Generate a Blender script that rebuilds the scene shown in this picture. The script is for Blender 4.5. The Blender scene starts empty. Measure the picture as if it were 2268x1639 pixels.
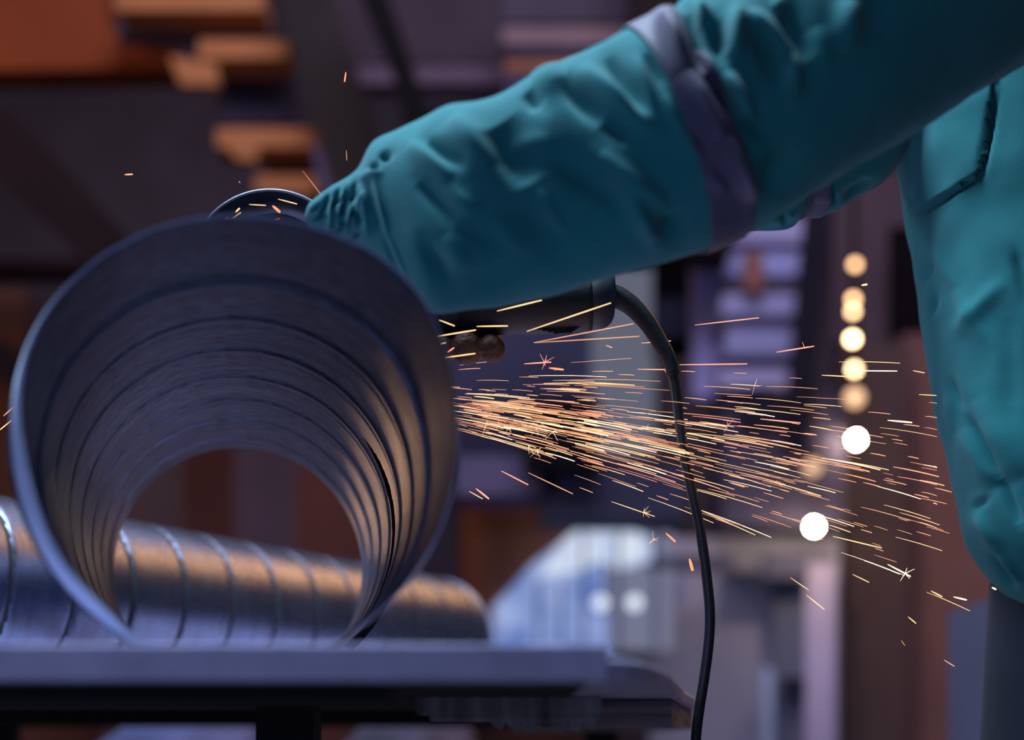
import bpy, bmesh, math, random
from mathutils import Vector, noise
PI = math.pi
R = math.radians
SC = bpy.context.scene
C = SC.collection
random.seed(7)

# ------------------------------------------------------------------ camera
CAM_Z = 0.80
F = 2835.0                      # focal length in pixels of the 2268 wide frame (45 mm lens, 36 mm sensor)
HX, HY = 1134.0, 1627.0         # where the level line of sight meets the frame
cam_d = bpy.data.cameras.new('camera')
cam = bpy.data.objects.new('camera', cam_d); C.objects.link(cam)
cam.location = (0, 0, CAM_Z); cam.rotation_euler = (R(90), 0, 0)
cam_d.lens = 45; cam_d.sensor_width = 36; cam_d.sensor_fit = 'HORIZONTAL'
cam_d.shift_y = (HY - 819.5) / 2268.0
cam_d.clip_start = 0.05; cam_d.clip_end = 100
cam_d.dof.use_dof = True
cam_d.dof.focus_distance = 1.21
cam_d.dof.aperture_fstop = 2.0
cam_d.dof.aperture_blades = 0
SC.camera = cam

# ------------------------------------------------------------------ world, lights, exposure
w = bpy.data.worlds.new('world'); SC.world = w; w.use_nodes = True
w.node_tree.nodes['Background'].inputs[0].default_value = (0.42, 0.46, 0.80, 1)
w.node_tree.nodes['Background'].inputs[1].default_value = 0.075
def area(name, loc, target, size, power, col, size_y=None):
    l = bpy.data.lights.new(name, 'AREA'); l.energy = power; l.color = col
    l.size = size
    if size_y: l.shape = 'RECTANGLE'; l.size_y = size_y
    o = bpy.data.objects.new(name, l); C.objects.link(o); o.location = loc
    d = Vector(target) - Vector(loc); o.rotation_euler = d.to_track_quat('-Z', 'Y').to_euler()
    return o
area('window_light', (-1.6, -2.4, 1.5), (0.0, 1.0, 0.9), 1.6, 12, (0.45, 0.56, 1.0), 1.2)
area('side_fill_light', (-3.4, 2.4, 2.3), (0.5, 1.2, 1.1), 1.2, 34, (0.60, 0.78, 1.0), 1.2)  # cool light added from the left to brighten left-facing edges
area('skylight', (-0.6, 1.0, 3.3), (0.3, 1.1, 1.2), 0.75, 110, (0.62, 0.80, 1.0), 1.2)
area('sodium_lamp_light', (2.25, 4.5, 4.3), (-0.4, 1.9, 0.95), 2.6, 50, (1.0, 0.45, 0.15), 0.30)
area('hall_light', (0.5, 5.0, 8.5), (0.3, 11, 2.5), 5, 310, (0.84, 0.80, 1.0), 4)
area('warm_hall_light', (-6.0, 5.5, 5.5), (-3.5, 9.5, 4.0), 1.5, 60, (1.0, 0.58, 0.36), 1.5)
area('duct_warm_fill', (-2.9, 9.0, 2.0), (-0.3, 1.3, 1.0), 0.7, 13, (1.0, 0.55, 0.30), 0.7)  # added where the duct hides it, for warm reflections on the inner wall
vs = SC.view_settings
vs.view_transform = 'Standard'; vs.look = 'None'; vs.exposure = 0.0; vs.gamma = 1; vs.use_curve_mapping = False
SC.cycles.use_denoising = True
SC.cycles.max_bounces = 8
SC.cycles.sample_clamp_indirect = 6
SC.cycles.use_adaptive_sampling = False

# ------------------------------------------------------------------ helpers
def P(px, py, d):
    return Vector(((px - HX) * d / F, d, CAM_Z + (HY - py) * d / F))
def proj(v):
    return (HX + F * v.x / v.y, HY - F * (v.z - CAM_Z) / v.y)
def srgb(r, g, b):
    f = lambda c: (c / 255 / 12.92) if c / 255 <= 0.04045 else ((c / 255 + 0.055) / 1.055) ** 2.4
    return (f(r), f(g), f(b), 1)
MATS = {}
def mat(name, col, rough=0.6, metal=0.0, var=0.0, scale=8.0, bump=0.0, bscale=60.0, emit=0.0, ecol=None, sheen=0.0, stretch=(1, 1, 1), spec=0.5):
    if name in MATS: return MATS[name]
    m = bpy.data.materials.new(name); m.use_nodes = True; nt = m.node_tree; b = nt.nodes['Principled BSDF']
    b.inputs['Base Color'].default_value = col; b.inputs['Roughness'].default_value = rough; b.inputs['Metallic'].default_value = metal
    b.inputs['Specular IOR Level'].default_value = spec
    tc = nt.nodes.new('ShaderNodeTexCoord'); mp = nt.nodes.new('ShaderNodeMapping'); nt.links.new(tc.outputs['Object'], mp.inputs[0])
    mp.inputs['Scale'].default_value = stretch
    if var:
        n = nt.nodes.new('ShaderNodeTexNoise'); n.inputs['Scale'].default_value = scale; n.inputs['Detail'].default_value = 6
        nt.links.new(mp.outputs[0], n.inputs[0])
        r = nt.nodes.new('ShaderNodeValToRGB'); r.color_ramp.elements[0].position = 0.3; r.color_ramp.elements[1].position = 0.7
        r.color_ramp.elements[0].color = [c * (1 - var) for c in col[:3]] + [1]
        r.color_ramp.elements[1].color = [min(1, c * (1 + var)) for c in col[:3]] + [1]
        nt.links.new(n.outputs['Fac'], r.inputs[0]); nt.links.new(r.outputs[0], b.inputs['Base Color'])
    if bump:
        n2 = nt.nodes.new('ShaderNodeTexNoise'); n2.inputs['Scale'].default_value = bscale; n2.inputs['Detail'].default_value = 4
        nt.links.new(mp.outputs[0], n2.inputs[0])
        bp = nt.nodes.new('ShaderNodeBump'); bp.inputs['Strength'].default_value = bump; bp.inputs['Distance'].default_value = 0.002
        nt.links.new(n2.outputs['Fac'], bp.inputs['Height']); nt.links.new(bp.outputs[0], b.inputs['Normal'])
    if sheen:
        b.inputs['Sheen Weight'].default_value = sheen; b.inputs['Sheen Roughness'].default_value = 0.6
    if emit:
        b.inputs['Emission Color'].default_value = ecol or col; b.inputs['Emission Strength'].default_value = emit
    MATS[name] = m; return m

def obj(name, verts, faces, m, parent=None, smooth=True, uvs=None):
    me = bpy.data.meshes.new(name); me.from_pydata([tuple(v) for v in verts], [], faces)
    if m:
        for mm in (m if isinstance(m, (list, tuple)) else [m]): me.materials.append(mm)
    if smooth:
        me.polygons.foreach_set('use_smooth', [True] * len(me.polygons))
    me.update()
    o = bpy.data.objects.new(name, me); C.objects.link(o)
    if parent:
        o.parent = parent; o.matrix_parent_inverse = parent.matrix_world.inverted()
    return o
def tag(o, label=None, cat=None, group=None, kind=None):
    if label: o['label'] = label
    if cat: o['category'] = cat
    if group: o['group'] = group
    if kind: o['kind'] = kind
    return o
def empty(name, loc, label, cat, group=None):
    o = bpy.data.objects.new(name, None); C.objects.link(o); o.location = loc; o.empty_display_size = 0.1
    bpy.context.view_layer.update()
    return tag(o, label, cat, group)

class MB:
    def __init__(s): s.v = []; s.f = []
    def add(s, vs_, fs):
        k = len(s.v); s.v += [Vector(v) for v in vs_]; s.f += [tuple(i + k for i in f) for f in fs]
    def box(s, lo, hi, bev=0.0):
        bm = bmesh.new(); bmesh.ops.create_cube(bm, size=1)
        for v in bm.verts:
            v.co = Vector([(lo[i] + hi[i]) / 2 + v.co[i] * (hi[i] - lo[i]) for i in range(3)])
        if bev: bmesh.ops.bevel(bm, geom=bm.edges[:], offset=bev, segments=2, affect='EDGES', profile=0.5)
        bm.verts.index_update(); s.add([v.co.copy() for v in bm.verts], [[v.index for v in f.verts] for f in bm.faces]); bm.free()
    def prism(s, pts, depth_vec):            # polygon extruded along a vector
        n = len(pts); a = [Vector(p) for p in pts]; b = [p + Vector(depth_vec) for p in a]
        s.add(a + b, [tuple(range(n)), tuple(range(2 * n - 1, n - 1, -1))] + [(i, i + n, (i + 1) % n + n, (i + 1) % n) for i in range(n)])
    def tube(s, pts, rads, n=12, cap=True, squash=None):
        pts = [Vector(p) for p in pts]; k = len(pts)
        if not isinstance(rads, (list, tuple)): rads = [rads] * k
        vs_ = []; up = None
        for i in range(k):
            t = (pts[min(i + 1, k - 1)] - pts[max(i - 1, 0)]).normalized()
            if up is None:
                up = Vector((0, 0, 1)) if abs(t.z) < 0.9 else Vector((0, 1, 0))
            a = t.cross(up).normalized(); bb = a.cross(t).normalized(); up = bb
            for j in range(n):
                q = 2 * PI * j / n
                vs_.append(pts[i] + (a * math.cos(q) + bb * math.sin(q)) * rads[i])
        fs = [(i * n + j, i * n + (j + 1) % n, (i + 1) * n + (j + 1) % n, (i + 1) * n + j) for i in range(k - 1) for j in range(n)]
        if cap: fs += [tuple(range(n - 1, -1, -1)), tuple((k - 1) * n + j for j in range(n))]
        s.add(vs_, fs)
    def build(s, name, m, parent=None, smooth=False): return obj(name, s.v, s.f, m, parent, smooth)

def spline(pts, n):                      # Catmull-Rom through tuples of any length
    out = []; k = len(pts) - 1
    for i in range(n + 1):
        u = i / n * k; a = min(int(u), k - 1); t = u - a
        p0 = pts[max(a - 1, 0)]; p1 = pts[a]; p2 = pts[a + 1]; p3 = pts[min(a + 2, k)]
        out.append(tuple(0.5 * (2 * p1[j] + (p2[j] - p0[j]) * t + (2 * p0[j] - 5 * p1[j] + 4 * p2[j] - p3[j]) * t * t
                                + (3 * p1[j] - p0[j] - 3 * p2[j] + p3[j]) * t ** 3) for j in range(len(p1))))
    return out
def interp(tab, x):
    if x <= tab[0][0]: return tab[0][1]
    for (a, b), (c, d) in zip(tab, tab[1:]):
        if x <= c: return b + (d - b) * (x - a) / (c - a)
    return tab[-1][1]
def seg_dist(p, a, b):
    ax, ay = a; bx, by = b; dx, dy = bx - ax, by - ay; L = dx * dx + dy * dy
    t = max(0, min(1, ((p[0] - ax) * dx + (p[1] - ay) * dy) / L)) if L else 0
    return math.hypot(p[0] - ax - t * dx, p[1] - ay - t * dy), t

# ------------------------------------------------------------------ room shell
HALL_N = 18
def struct(name, mb, m):
    o = mb.build(name, m); tag(o, kind='structure'); return o
mb = MB(); mb.box((-9, -3, -0.1), (9, HALL_N, 0.0)); struct('floor', mb, mat('concrete', (0.10, 0.10, 0.12, 1), 0.8, var=0.3, scale=2))
mb = MB(); mb.box((-9, HALL_N, 0), (9, HALL_N + 0.2, 12)); struct('wall_back', mb, mat('dark_wall', (0.15, 0.115, 0.145, 1), 0.9, var=0.25, scale=0.7))
mb = MB(); mb.box((-9.2, -3, 0), (-9, HALL_N, 12)); struct('wall_left', mb, MATS['dark_wall'])
mb = MB(); mb.box((9, -3, 0), (9.2, HALL_N, 12)); struct('wall_right', mb, MATS['dark_wall'])

# ------------------------------------------------------------------ table
TZ = 0.845
table = empty('work_table', (-0.3, 1.6, 0), 'long grey steel-topped workbench across the foreground carrying both metal ducts', 'table')
outl = [(-1.15, 0.745), (0.054, 0.745), (0.066, 0.752), (0.080, 0.775), (0.094, 0.83), (0.110, 0.91), (0.141, 1.09), (0.180, 1.33), (0.222, 1.55), (0.255, 2.0), (0.28, 2.75), (-1.15, 2.75)]
steel_top = mat('bench_steel', (0.58, 0.56, 0.82, 1), 0.5, 0.15, var=0.12, scale=30, bump=0.2, bscale=300)
mb = MB(); mb.prism([(x, y, TZ) for x, y in outl], (0, 0, -0.0145)); o = mb.build('tabletop', steel_top, table)
bv = o.modifiers.new('bevel', 'BEVEL'); bv.width = 0.003; bv.segments = 3; bv.limit_method = 'ANGLE'
mb = MB(); mb.box((-1.15, 0.738, 0.8308), (0.056, 0.744, 0.852), 0.0012); mb.build('front_rail', steel_top, table)
mb = MB(); mb.box((-1.12, 0.75, 0.8297), (0.045, 2.70, 0.8303)); mb.build('underside_shade', mat('shade_black', (0.006, 0.006, 0.012, 1), 0.9), table)  # thin black sheet added to paint the shade under the bench top
dark_wood = mat('dark_wood', (0.30, 0.25, 0.28, 1), 0.8, var=0.5, scale=14, stretch=(0.4, 1, 9), bump=0.6, bscale=60)
mb = MB(); mb.prism([(x, y, TZ - 0.0155) for x, y in [(0.0, 1.08), (0.136, 1.09), (0.178, 1.34), (0.220, 1.56), (0.250, 2.0), (0.275, 2.7), (0.0, 2.7)]], (0, 0, -0.0225)); mb.build('end_board', dark_wood, table)
plank = mat('grey_plank', (0.30, 0.28, 0.31, 1), 0.85, var=0.6, scale=10, stretch=(6, 1, 0.6), bump=0.5, bscale=80)
mb = MB()
mb.box((-0.075, 1.00, TZ - 0.0290), (0.070, 1.07, TZ - 0.0150), 0.001)
mb.box((-0.065, 1.01, TZ - 0.0345), (0.068, 1.07, TZ - 0.0292), 0.001)
mb.build('packing_plank', plank, table)
mb = MB()
for k in range(7):                     # splintered lower edge of the plank
    x0 = -0.018 + k * 0.0122; r = random.random()
    mb.prism([(x0, 1.015, TZ - 0.0345), (x0 + 0.013, 1.015, TZ - 0.0345), (x0 + 0.010, 1.015, TZ - 0.040 - 0.005 * r), (x0 + 0.004, 1.015, TZ - 0.038 - 0.006 * r)], (0, 0.03, 0))
mb.build('splintered_edge', plank, table)
dk = mat('bench_frame_paint', (0.018, 0.017, 0.024, 1), 0.7)
mb = MB(); 
for lo, hi in (((-1.1, 0.80, TZ - 0.026), (-0.08, 0.85, TZ - 0.0155)), ((-1.1, 1.6, TZ - 0.030), (-0.005, 1.66, TZ - 0.0155)), ((-1.1, 2.64, TZ - 0.030), (-0.005, 2.70, TZ - 0.0155))):
    mb = MB(); mb.box(lo, hi); mb.build('cross_rail', dk, table)
for (x, y, zt) in ((-0.95, 0.9, 0.0155), (-0.235, 1.35, 0.0155), (-1.0, 2.5, 0.0155), (0.17, 2.45, 0.0375)):
    mb = MB(); mb.box((x - 0.03, y - 0.03, 0), (x + 0.03, y + 0.03, TZ - zt), 0.003); mb.build('leg', dk, table)

# ------------------------------------------------------------------ galvanised duct metal
def duct_mat(name, dark, light, rough, metal=0.85, grime=0.5, gscale=(6, 60)):
    m = bpy.data.materials.new(name); m.use_nodes = True; nt = m.node_tree; b = nt.nodes['Principled BSDF']
    uv = nt.nodes.new('ShaderNodeUVMap'); uv.uv_map = 'uv'
    def nz(sc, detail=6, rough_=0.6):
        mp = nt.nodes.new('ShaderNodeMapping'); mp.inputs['Scale'].default_value = sc
        nt.links.new(uv.outputs[0], mp.inputs[0])
        n = nt.nodes.new('ShaderNodeTexNoise'); n.inputs['Scale'].default_value = 1; n.inputs['Detail'].default_value = detail; n.inputs['Roughness'].default_value = rough_
        nt.links.new(mp.outputs[0], n.inputs[0]); return n
    n1 = nz((gscale[0], gscale[1], 1)); n2 = nz((50, 240, 1), 8, 0.75); n3 = nz((4, 5, 1), 3)
    r1 = nt.nodes.new('ShaderNodeValToRGB'); r1.color_ramp.elements[0].position = 0.35; r1.color_ramp.elements[1].position = 0.62
    r1.color_ramp.elements[0].color = dark; r1.color_ramp.elements[1].color = light
    nt.links.new(n1.outputs['Fac'], r1.inputs[0])
    # soot specks, running round the pipe
    r2 = nt.nodes.new('ShaderNodeValToRGB'); r2.color_ramp.elements[0].position = 0.44; r2.color_ramp.elements[1].position = 0.52
    r2.color_ramp.elements[0].color = (1 - grime,) * 3 + (1,); r2.color_ramp.elements[1].color = (1, 1, 1, 1)
    nt.links.new(n2.outputs['Fac'], r2.inputs[0])
    mx = nt.nodes.new('ShaderNodeMix'); mx.data_type = 'RGBA'; mx.blend_type = 'MULTIPLY'; mx.inputs[0].default_value = 1
    nt.links.new(r1.outputs[0], mx.inputs[6]); nt.links.new(r2.outputs[0], mx.inputs[7]); nt.links.new(mx.outputs[2], b.inputs['Base Color'])
    mr = nt.nodes.new('ShaderNodeMapRange'); mr.inputs[3].default_value = rough - 0.08; mr.inputs[4].default_value = rough + 0.14
    nt.links.new(n3.outputs['Fac'], mr.inputs[0]); nt.links.new(mr.outputs[0], b.inputs['Roughness'])
    b.inputs['Metallic'].default_value = metal
    bp = nt.nodes.new('ShaderNodeBump'); bp.inputs['Strength'].default_value = 0.35; bp.inputs['Distance'].default_value = 0.0015
    nt.links.new(n2.outputs['Fac'], bp.inputs['Height']); nt.links.new(bp.outputs[0], b.inputs['Normal'])
    return m
def set_uv(o, fn):
    me = o.data; ul = me.uv_layers.new(name='uv')
    for poly in me.polygons:
        us = [fn(me.loops[li].vertex_index) for li in poly.loop_indices]
        mxu = max(u[0] for u in us)
        for li, u in zip(poly.loop_indices, us):
            uu = u[0] + 1 if mxu - u[0] > 0.5 else u[0]
            ul.data[li].uv = (uu, u[1])

# the duct being cut: axis runs away from the camera, mouth towards it
D0, D1 = 0.85, 1.53
def duct_axis(d):
    t = (d - D0) / (D1 - D0)
    return Vector((-0.1853 + t * (-0.3276 + 0.1853), d, 0.9945))
DR = 0.1482
SEAM = 0.085
def oval(th, d):                          # dented, slightly oval mouth that rounds out deeper in
    k = max(0, 1 - (d - D0) / 0.30)
    return 1 + k * (0.055 * math.exp(-((th - R(42)) / 0.42) ** 2) + 0.012 * math.exp(-((th - R(150)) / 0.4) ** 2))
NS, NT = 420, 256
verts = []; faces = []; matidx = []
duct = empty('spiral_duct', (duct_axis(1.2).x, 1.2, TZ), 'dark galvanised spiral duct, open mouth towards the viewer, being cut by the grinder', 'duct')
info = []
for i in range(NS + 1):
    d = D0 + (D1 - D0) * i / NS; c = duct_axis(d)
    for j in range(NT):
        th = 2 * PI * j / NT; thw = th if th < PI else th - 2 * PI
        ph = ((d - 0.969) / SEAM + (thw - PI / 2) / (2 * PI) * 0.6 * (1 if abs(thw) < 2.5 else (PI - abs(thw)) / 0.6416))
        fr = (ph + 0.5) % 1 - 0.5
        x = fr * SEAM
        r = DR * oval(thw, d)
        r += -(0.0 if d < 0.925 else 0.0026 if d < 1.01 else 0.0016) * math.exp(-(x / (0.0060 if d < 1.01 else 0.0042)) ** 2) + (0.0006 if d > 1.01 else 0) * math.exp(-((x - 0.014) / 0.005) ** 2)
        r += 0.0005 * noise.noise(Vector((math.cos(th) * 3, math.sin(th) * 3, d * 9)))
        # saw cut on the right flank
        if -R(48) < thw < R(36):
            cut = 1.205 + 0.004 * math.sin(thw * 3) + 0.0012 * noise.noise(Vector((thw * 25, 1, 0)))
            wd = 0.0105 * min(1, (R(48) + thw) * 3, (R(36) - thw) * 3) * (1 + 0.5 * noise.noise(Vector((thw * 40, 5, 0))))
            if abs(d - cut) < wd: r += 0.010
        verts.append(c + Vector((math.cos(th) * r, 0, math.sin(th) * r)))
        info.append((th / (2 * PI), d))
for i in range(NS):
    for j in range(NT):
        a, b_, c_, e = i * NT + j, i * NT + (j + 1) % NT, (i + 1) * NT + (j + 1) % NT, (i + 1) * NT + j
        faces.append((a, e, c_, b_))
        thw = 2 * PI * (j + 0.5) / NT; thw = thw if thw < PI else thw - 2 * PI
        rr = max((verts[q] - duct_axis(verts[q].y)).length for q in (a, b_, c_, e))
        fr_ = ((((D0 + (D1 - D0) * (i + .5) / NS) - 0.969) / SEAM + (thw - PI / 2) / (2 * PI) * 0.6 * (1 if abs(thw) < 2.5 else (PI - abs(thw)) / 0.6416)) + .5) % 1 - .5
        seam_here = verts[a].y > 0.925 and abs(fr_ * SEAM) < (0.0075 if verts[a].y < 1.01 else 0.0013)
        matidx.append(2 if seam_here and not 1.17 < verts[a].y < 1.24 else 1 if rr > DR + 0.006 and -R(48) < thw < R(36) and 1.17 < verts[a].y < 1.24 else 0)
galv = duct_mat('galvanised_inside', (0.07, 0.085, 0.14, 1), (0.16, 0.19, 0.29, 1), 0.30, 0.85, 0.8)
cut_black = mat('cut_black', (0.004, 0.004, 0.005, 1), 0.95)  # near-black for the shade inside the cut, painted on with its burn mark
o = obj('pipe_wall', verts, faces, [galv, cut_black, mat('seam_highlight', (0.20, 0.24, 0.34, 1), 0.55, 0.3, var=0.3, scale=40)], duct)  # third material is lighter, painting a highlight onto the seam rings
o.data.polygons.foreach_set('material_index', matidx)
set_uv(o, lambda k: info[k])
so = o.modifiers.new('solid', 'SOLIDIFY'); so.thickness = 0.0012; so.offset = 1 if True else 0
# rolled rim round the mouth, wider on the left side where the sheet is folded back
vs_ = []; fs = []
n = 192
for j in range(n):
    th = 2 * PI * j / n; thw = th if th < PI else th - 2 * PI
    c = duct_axis(D0); ro = DR * oval(thw, D0) + 0.0016
    dth = (th - R(196)); dth = (dth + PI) % (2 * PI) - PI
    wdt = 0.0006 + 0.0160 * math.exp(-(dth / 0.62) ** 2)
    dth2 = (th - R(232)); wdt += 0.006 * math.exp(-(dth2 / 0.25) ** 2)
    for q in range(8):
        a = 2 * PI * q / 8
        rr = ro - wdt / 2 + math.cos(a) * wdt / 2
        vs_.append(c + Vector((math.cos(th) * rr, -0.0012 + math.sin(a) * 0.0022 + (math.cos(a)) * wdt * 0.35, math.sin(th) * rr)))
for j in range(n):
    for q in range(8):
        fs.append((j * 8 + q, ((j + 1) % n) * 8 + q, ((j + 1) % n) * 8 + (q + 1) % 8, j * 8 + (q + 1) % 8))
obj('rolled_rim', vs_, fs, mat('bright_galvanised', (0.42, 0.50, 0.70, 1), 0.5, 0.35, var=0.1, scale=20), duct)

# second duct, lying behind
A = Vector((-0.80, 1.27, 0)); B = Vector((-0.140, 2.36, 0)); AX = (B - A); LEN = AX.length; AX.normalize(); SD = Vector((AX.y, -AX.x, 0))
R2 = 0.1205; zc2 = TZ + R2 + 0.0015
duct2 = empty('spiral_duct', ((A.x + B.x) / 2, (A.y + B.y) / 2, TZ), 'ribbed galvanised spiral duct lying behind the one being cut, warm light along its top', 'duct')
NS2, NT2 = 560, 144; verts = []; info = []
for i in range(NS2 + 1):
    s = LEN * i / NS2
    for j in range(NT2):
        th = 2 * PI * j / NT2
        fr = (((s / 0.088 - th / (2 * PI)) + 0.5) % 1) - 0.5
        x = fr * 0.088
        r = R2 - 0.0030 * math.exp(-(x / 0.0036) ** 2)
        verts.append(A + AX * s + SD * (math.cos(th) * r) + Vector((0, 0, zc2 + math.sin(th) * r)))
        info.append((th / (2 * PI), s))
fs = [(i * NT2 + j, i * NT2 + (j + 1) % NT2, (i + 1) * NT2 + (j + 1) % NT2, (i + 1) * NT2 + j) for i in range(NS2) for j in range(NT2)]
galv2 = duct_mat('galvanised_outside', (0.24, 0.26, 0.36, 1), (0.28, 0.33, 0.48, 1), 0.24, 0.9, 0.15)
o = obj('pipe_wall', verts, fs, [galv2, mat('seam_dark', (0.03, 0.03, 0.04, 1), 0.7)], duct2)  # seam faces coloured darker than the pipe wall
mi = []
for i in range(NS2):
    for j in range(NT2):
        fr = ((((LEN * (i + .5) / NS2) / 0.088 - (j + .5) / NT2) + 0.5) % 1) - 0.5
        mi.append(1 if abs(fr * 0.088) < 0.0034 else 0)
o.data.polygons.foreach_set('material_index', mi); set_uv(o, lambda k: info[k])
so = o.modifiers.new('solid', 'SOLIDIFY'); so.thickness = 0.0012; so.offset = 0
vs_ = []; fs = []
for j in range(96):
    th = 2 * PI * j / 96
    for (rr, s) in ((R2 + 0.001, LEN - 0.004), (R2 + 0.001, LEN + 0.001), (R2 - 0.002, LEN + 0.001), (R2 - 0.002, LEN - 0.004)):
        vs_.append(A + AX * s + SD * (math.cos(th) * rr) + Vector((0, 0, zc2 + math.sin(th) * rr)))
for j in range(96):
    for q in range(4): fs.append((j * 4 + q, ((j + 1) % 96) * 4 + q, ((j + 1) % 96) * 4 + (q + 1) % 4, j * 4 + (q + 1) % 4))
obj('end_rim', vs_, fs, MATS['bright_galvanised'], duct2)

# ------------------------------------------------------------------ angle grinder
GD = 1.205
grinder = empty('angle_grinder', P(1160, 670, GD), 'black angle grinder held under the teal sleeve, its wheel guard showing above the duct', 'angle grinder')
gblack = mat('grinder_plastic', (0.012, 0.0125, 0.017, 1), 0.55, bump=0.15, bscale=400)
ggrey = mat('grinder_grey', (0.030, 0.034, 0.058, 1), 0.5)
def lathe_x(mb, prof, d, n=48, zsq=1.0):          # prof: (px, centre py, radius in px) along the tool
    vs_ = []; k = len(prof)
    for (px, py, r) in prof:
        c = P(px, py, d); rr = r * d / F
        for j in range(n):
            q = 2 * PI * j / n; vs_.append(c + Vector((0, math.cos(q) * rr * 0.95, math.sin(q) * rr * zsq)))
    fs = [(i * n + j, (i + 1) * n + j, (i + 1) * n + (j + 1) % n, i * n + (j + 1) % n) for i in range(k - 1) for j in range(n)]
    fs += [tuple(range(n)), tuple((k - 1) * n + j for j in range(n - 1, -1, -1))]
    mb.add(vs_, fs)
mb = MB(); lathe_x(mb, [(700, 640, 44), (730, 645, 62), (800, 655, 68), (960, 668, 68), (1014, 670, 68.5), (1016, 670, 67), (1018, 670, 67), (1020, 670, 68.5), (1100, 671, 68), (1250, 669, 67), (1300, 667, 65), (1314, 666, 63)], GD)
mb.build('motor_housing', gblack, grinder, True)
mb = MB(); lathe_x(mb, [(1300, 664, 58), (1313, 664, 66), (1330, 664, 64), (1345, 662, 60), (1355, 660, 53), (1360, 658, 44), (1362, 657, 25)], GD); mb.build('end_cap', ggrey, grinder, True)
mb = MB()
for k in range(4): mb.tube([P(1190 + k * 12, 729 + k * 3, GD - 0.008), P(1285 - k * 6, 723 + k * 4, GD - 0.008)], 0.0011, 6)
mb.build('trigger_bar', gblack, grinder, True)
mb = MB(); c = P(605, 614, 1.185); cx = c
mb.tube([c + Vector((0, -0.012, 0)), c + Vector((0, 0.03, 0.0))], [0.016, 0.02], 24); mb.tube([c + Vector((0.0, 0.03, 0)), P(715, 640, GD)], [0.030, 0.022], 24)
mb.build('gear_head', mat('cast_alloy', (0.10, 0.11, 0.14, 1), 0.45, 0.8), grinder, True)
# guard: half ring shell with a rolled lip
gr = 182 * 1.185 / F; vs_ = []; fs = []; n = 90
prof = [(0.30, 0.016), (0.90, 0.016), (0.99, 0.013), (1.0, 0.008), (1.0, -0.014), (0.985, -0.0165), (0.955, -0.0165), (0.955, -0.0150), (0.982, -0.0150), (0.985, 0.006), (0.97, 0.011), (0.88, 0.0135), (0.30, 0.0135)]
m_ = len(prof)
for j in range(n + 1):
    th = R(-15) + R(205) * j / n
    for (k, y) in prof: vs_.append(c + Vector((math.cos(th) * gr * k, y, math.sin(th) * gr * k)))
for j in range(n):
    for q in range(m_): fs.append((j * m_ + q, (j + 1) * m_ + q, (j + 1) * m_ + (q + 1) % m_, j * m_ + (q + 1) % m_))
obj('wheel_guard', vs_, fs, mat('guard_steel', (0.17, 0.19, 0.26, 1), 0.42, 0.8, var=0.2, scale=40), grinder)
mb = MB(); rd = gr * 0.77; mb.tube([c + Vector((0, -0.0015, 0)), c + Vector((0, 0.0015, 0))], rd, 96); mb.build('cutting_disc', mat('abrasive', (0.03, 0.025, 0.03, 1), 0.9, var=0.4, scale=200), grinder)
# power cable with thick strain relief
cab = spline([(1352, 655), (1372, 660), (1400, 678), (1432, 712), (1458, 752), (1482, 795), (1494, 850), (1503, 920), (1516, 1010), (1534, 1095), (1550, 1170), (1563, 1260), (1572, 1350), (1570, 1420), (1560, 1500), (1549, 1570), (1541, 1640), (1536, 1760), (1560, 1990)], 120)
pts = [P(a, b_, GD + 0.0) for a, b_ in cab]
mb = MB(); k0 = 38
mb.tube(pts[:k0 + 1], [(25 - 11 * (i / k0) ** 1.2) * GD / F for i in range(k0 + 1)], 20)
mb.build('strain_relief', gblack, grinder, True)
mb = MB(); mb.tube(pts[k0 - 2:], 11.5 * GD / F, 16); mb.build('power_cable', mat('cable_rubber', (0.016, 0.017, 0.024, 1), 0.38), grinder, True)

# ------------------------------------------------------------------ person
person = empty('person', (0.62, 1.25, 0), 'person in a teal work coverall bending over the duct, arm reaching across with the grinder', 'person')
teal = mat('teal_cloth', (0.018, 0.210, 0.235, 1), 0.85, var=0.08, scale=12, bump=0.2, bscale=1400, sheen=0.15, spec=0.15)
purple = mat('reflective_tape', (0.075, 0.068, 0.135, 1), 0.6, var=0.2, scale=40, bump=0.3, bscale=500, sheen=0.1)
# stations: top px, top py, bottom px, bottom py, distance, half thickness
ST = [(678, 478, 684, 506, 1.075, 0.012), (690, 452, 712, 516, 1.07, 0.020), (740, 425, 748, 524, 1.065, 0.030), (795, 392, 806, 556, 1.055, 0.038), (830, 326, 884, 622, 1.04, 0.048), (900, 293, 958, 684, 1.02, 0.055),
      (990, 250, 1060, 677, 1.00, 0.060), (1090, 226, 1200, 651, 0.99, 0.062), (1195, 174, 1320, 616, 0.98, 0.064), (1290, 130, 1430, 586, 0.97, 0.066), (1372, 90, 1570, 540, 0.96, 0.068),
      (1468, 54, 1668, 500, 0.955, 0.070), (1506, 22, 1760, 450, 0.955, 0.074), (1580, -8, 1860, 385, 0.96, 0.078), (1680, -70, 1985, 312, 0.97, 0.085), (1810, -160, 2120, 226, 0.99, 0.09),
      (1960, -250, 2268, 130, 1.02, 0.095), (2120, -330, 2440, 20, 1.06, 0.10), (2290, -370, 2590, -60, 1.12, 0.10), (2430, -370, 2700, -60, 1.19, 0.10), (2560, -330, 2760, -40, 1.27, 0.09), (2640, -260, 2760, -60, 1.33, 0.06)]
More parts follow.
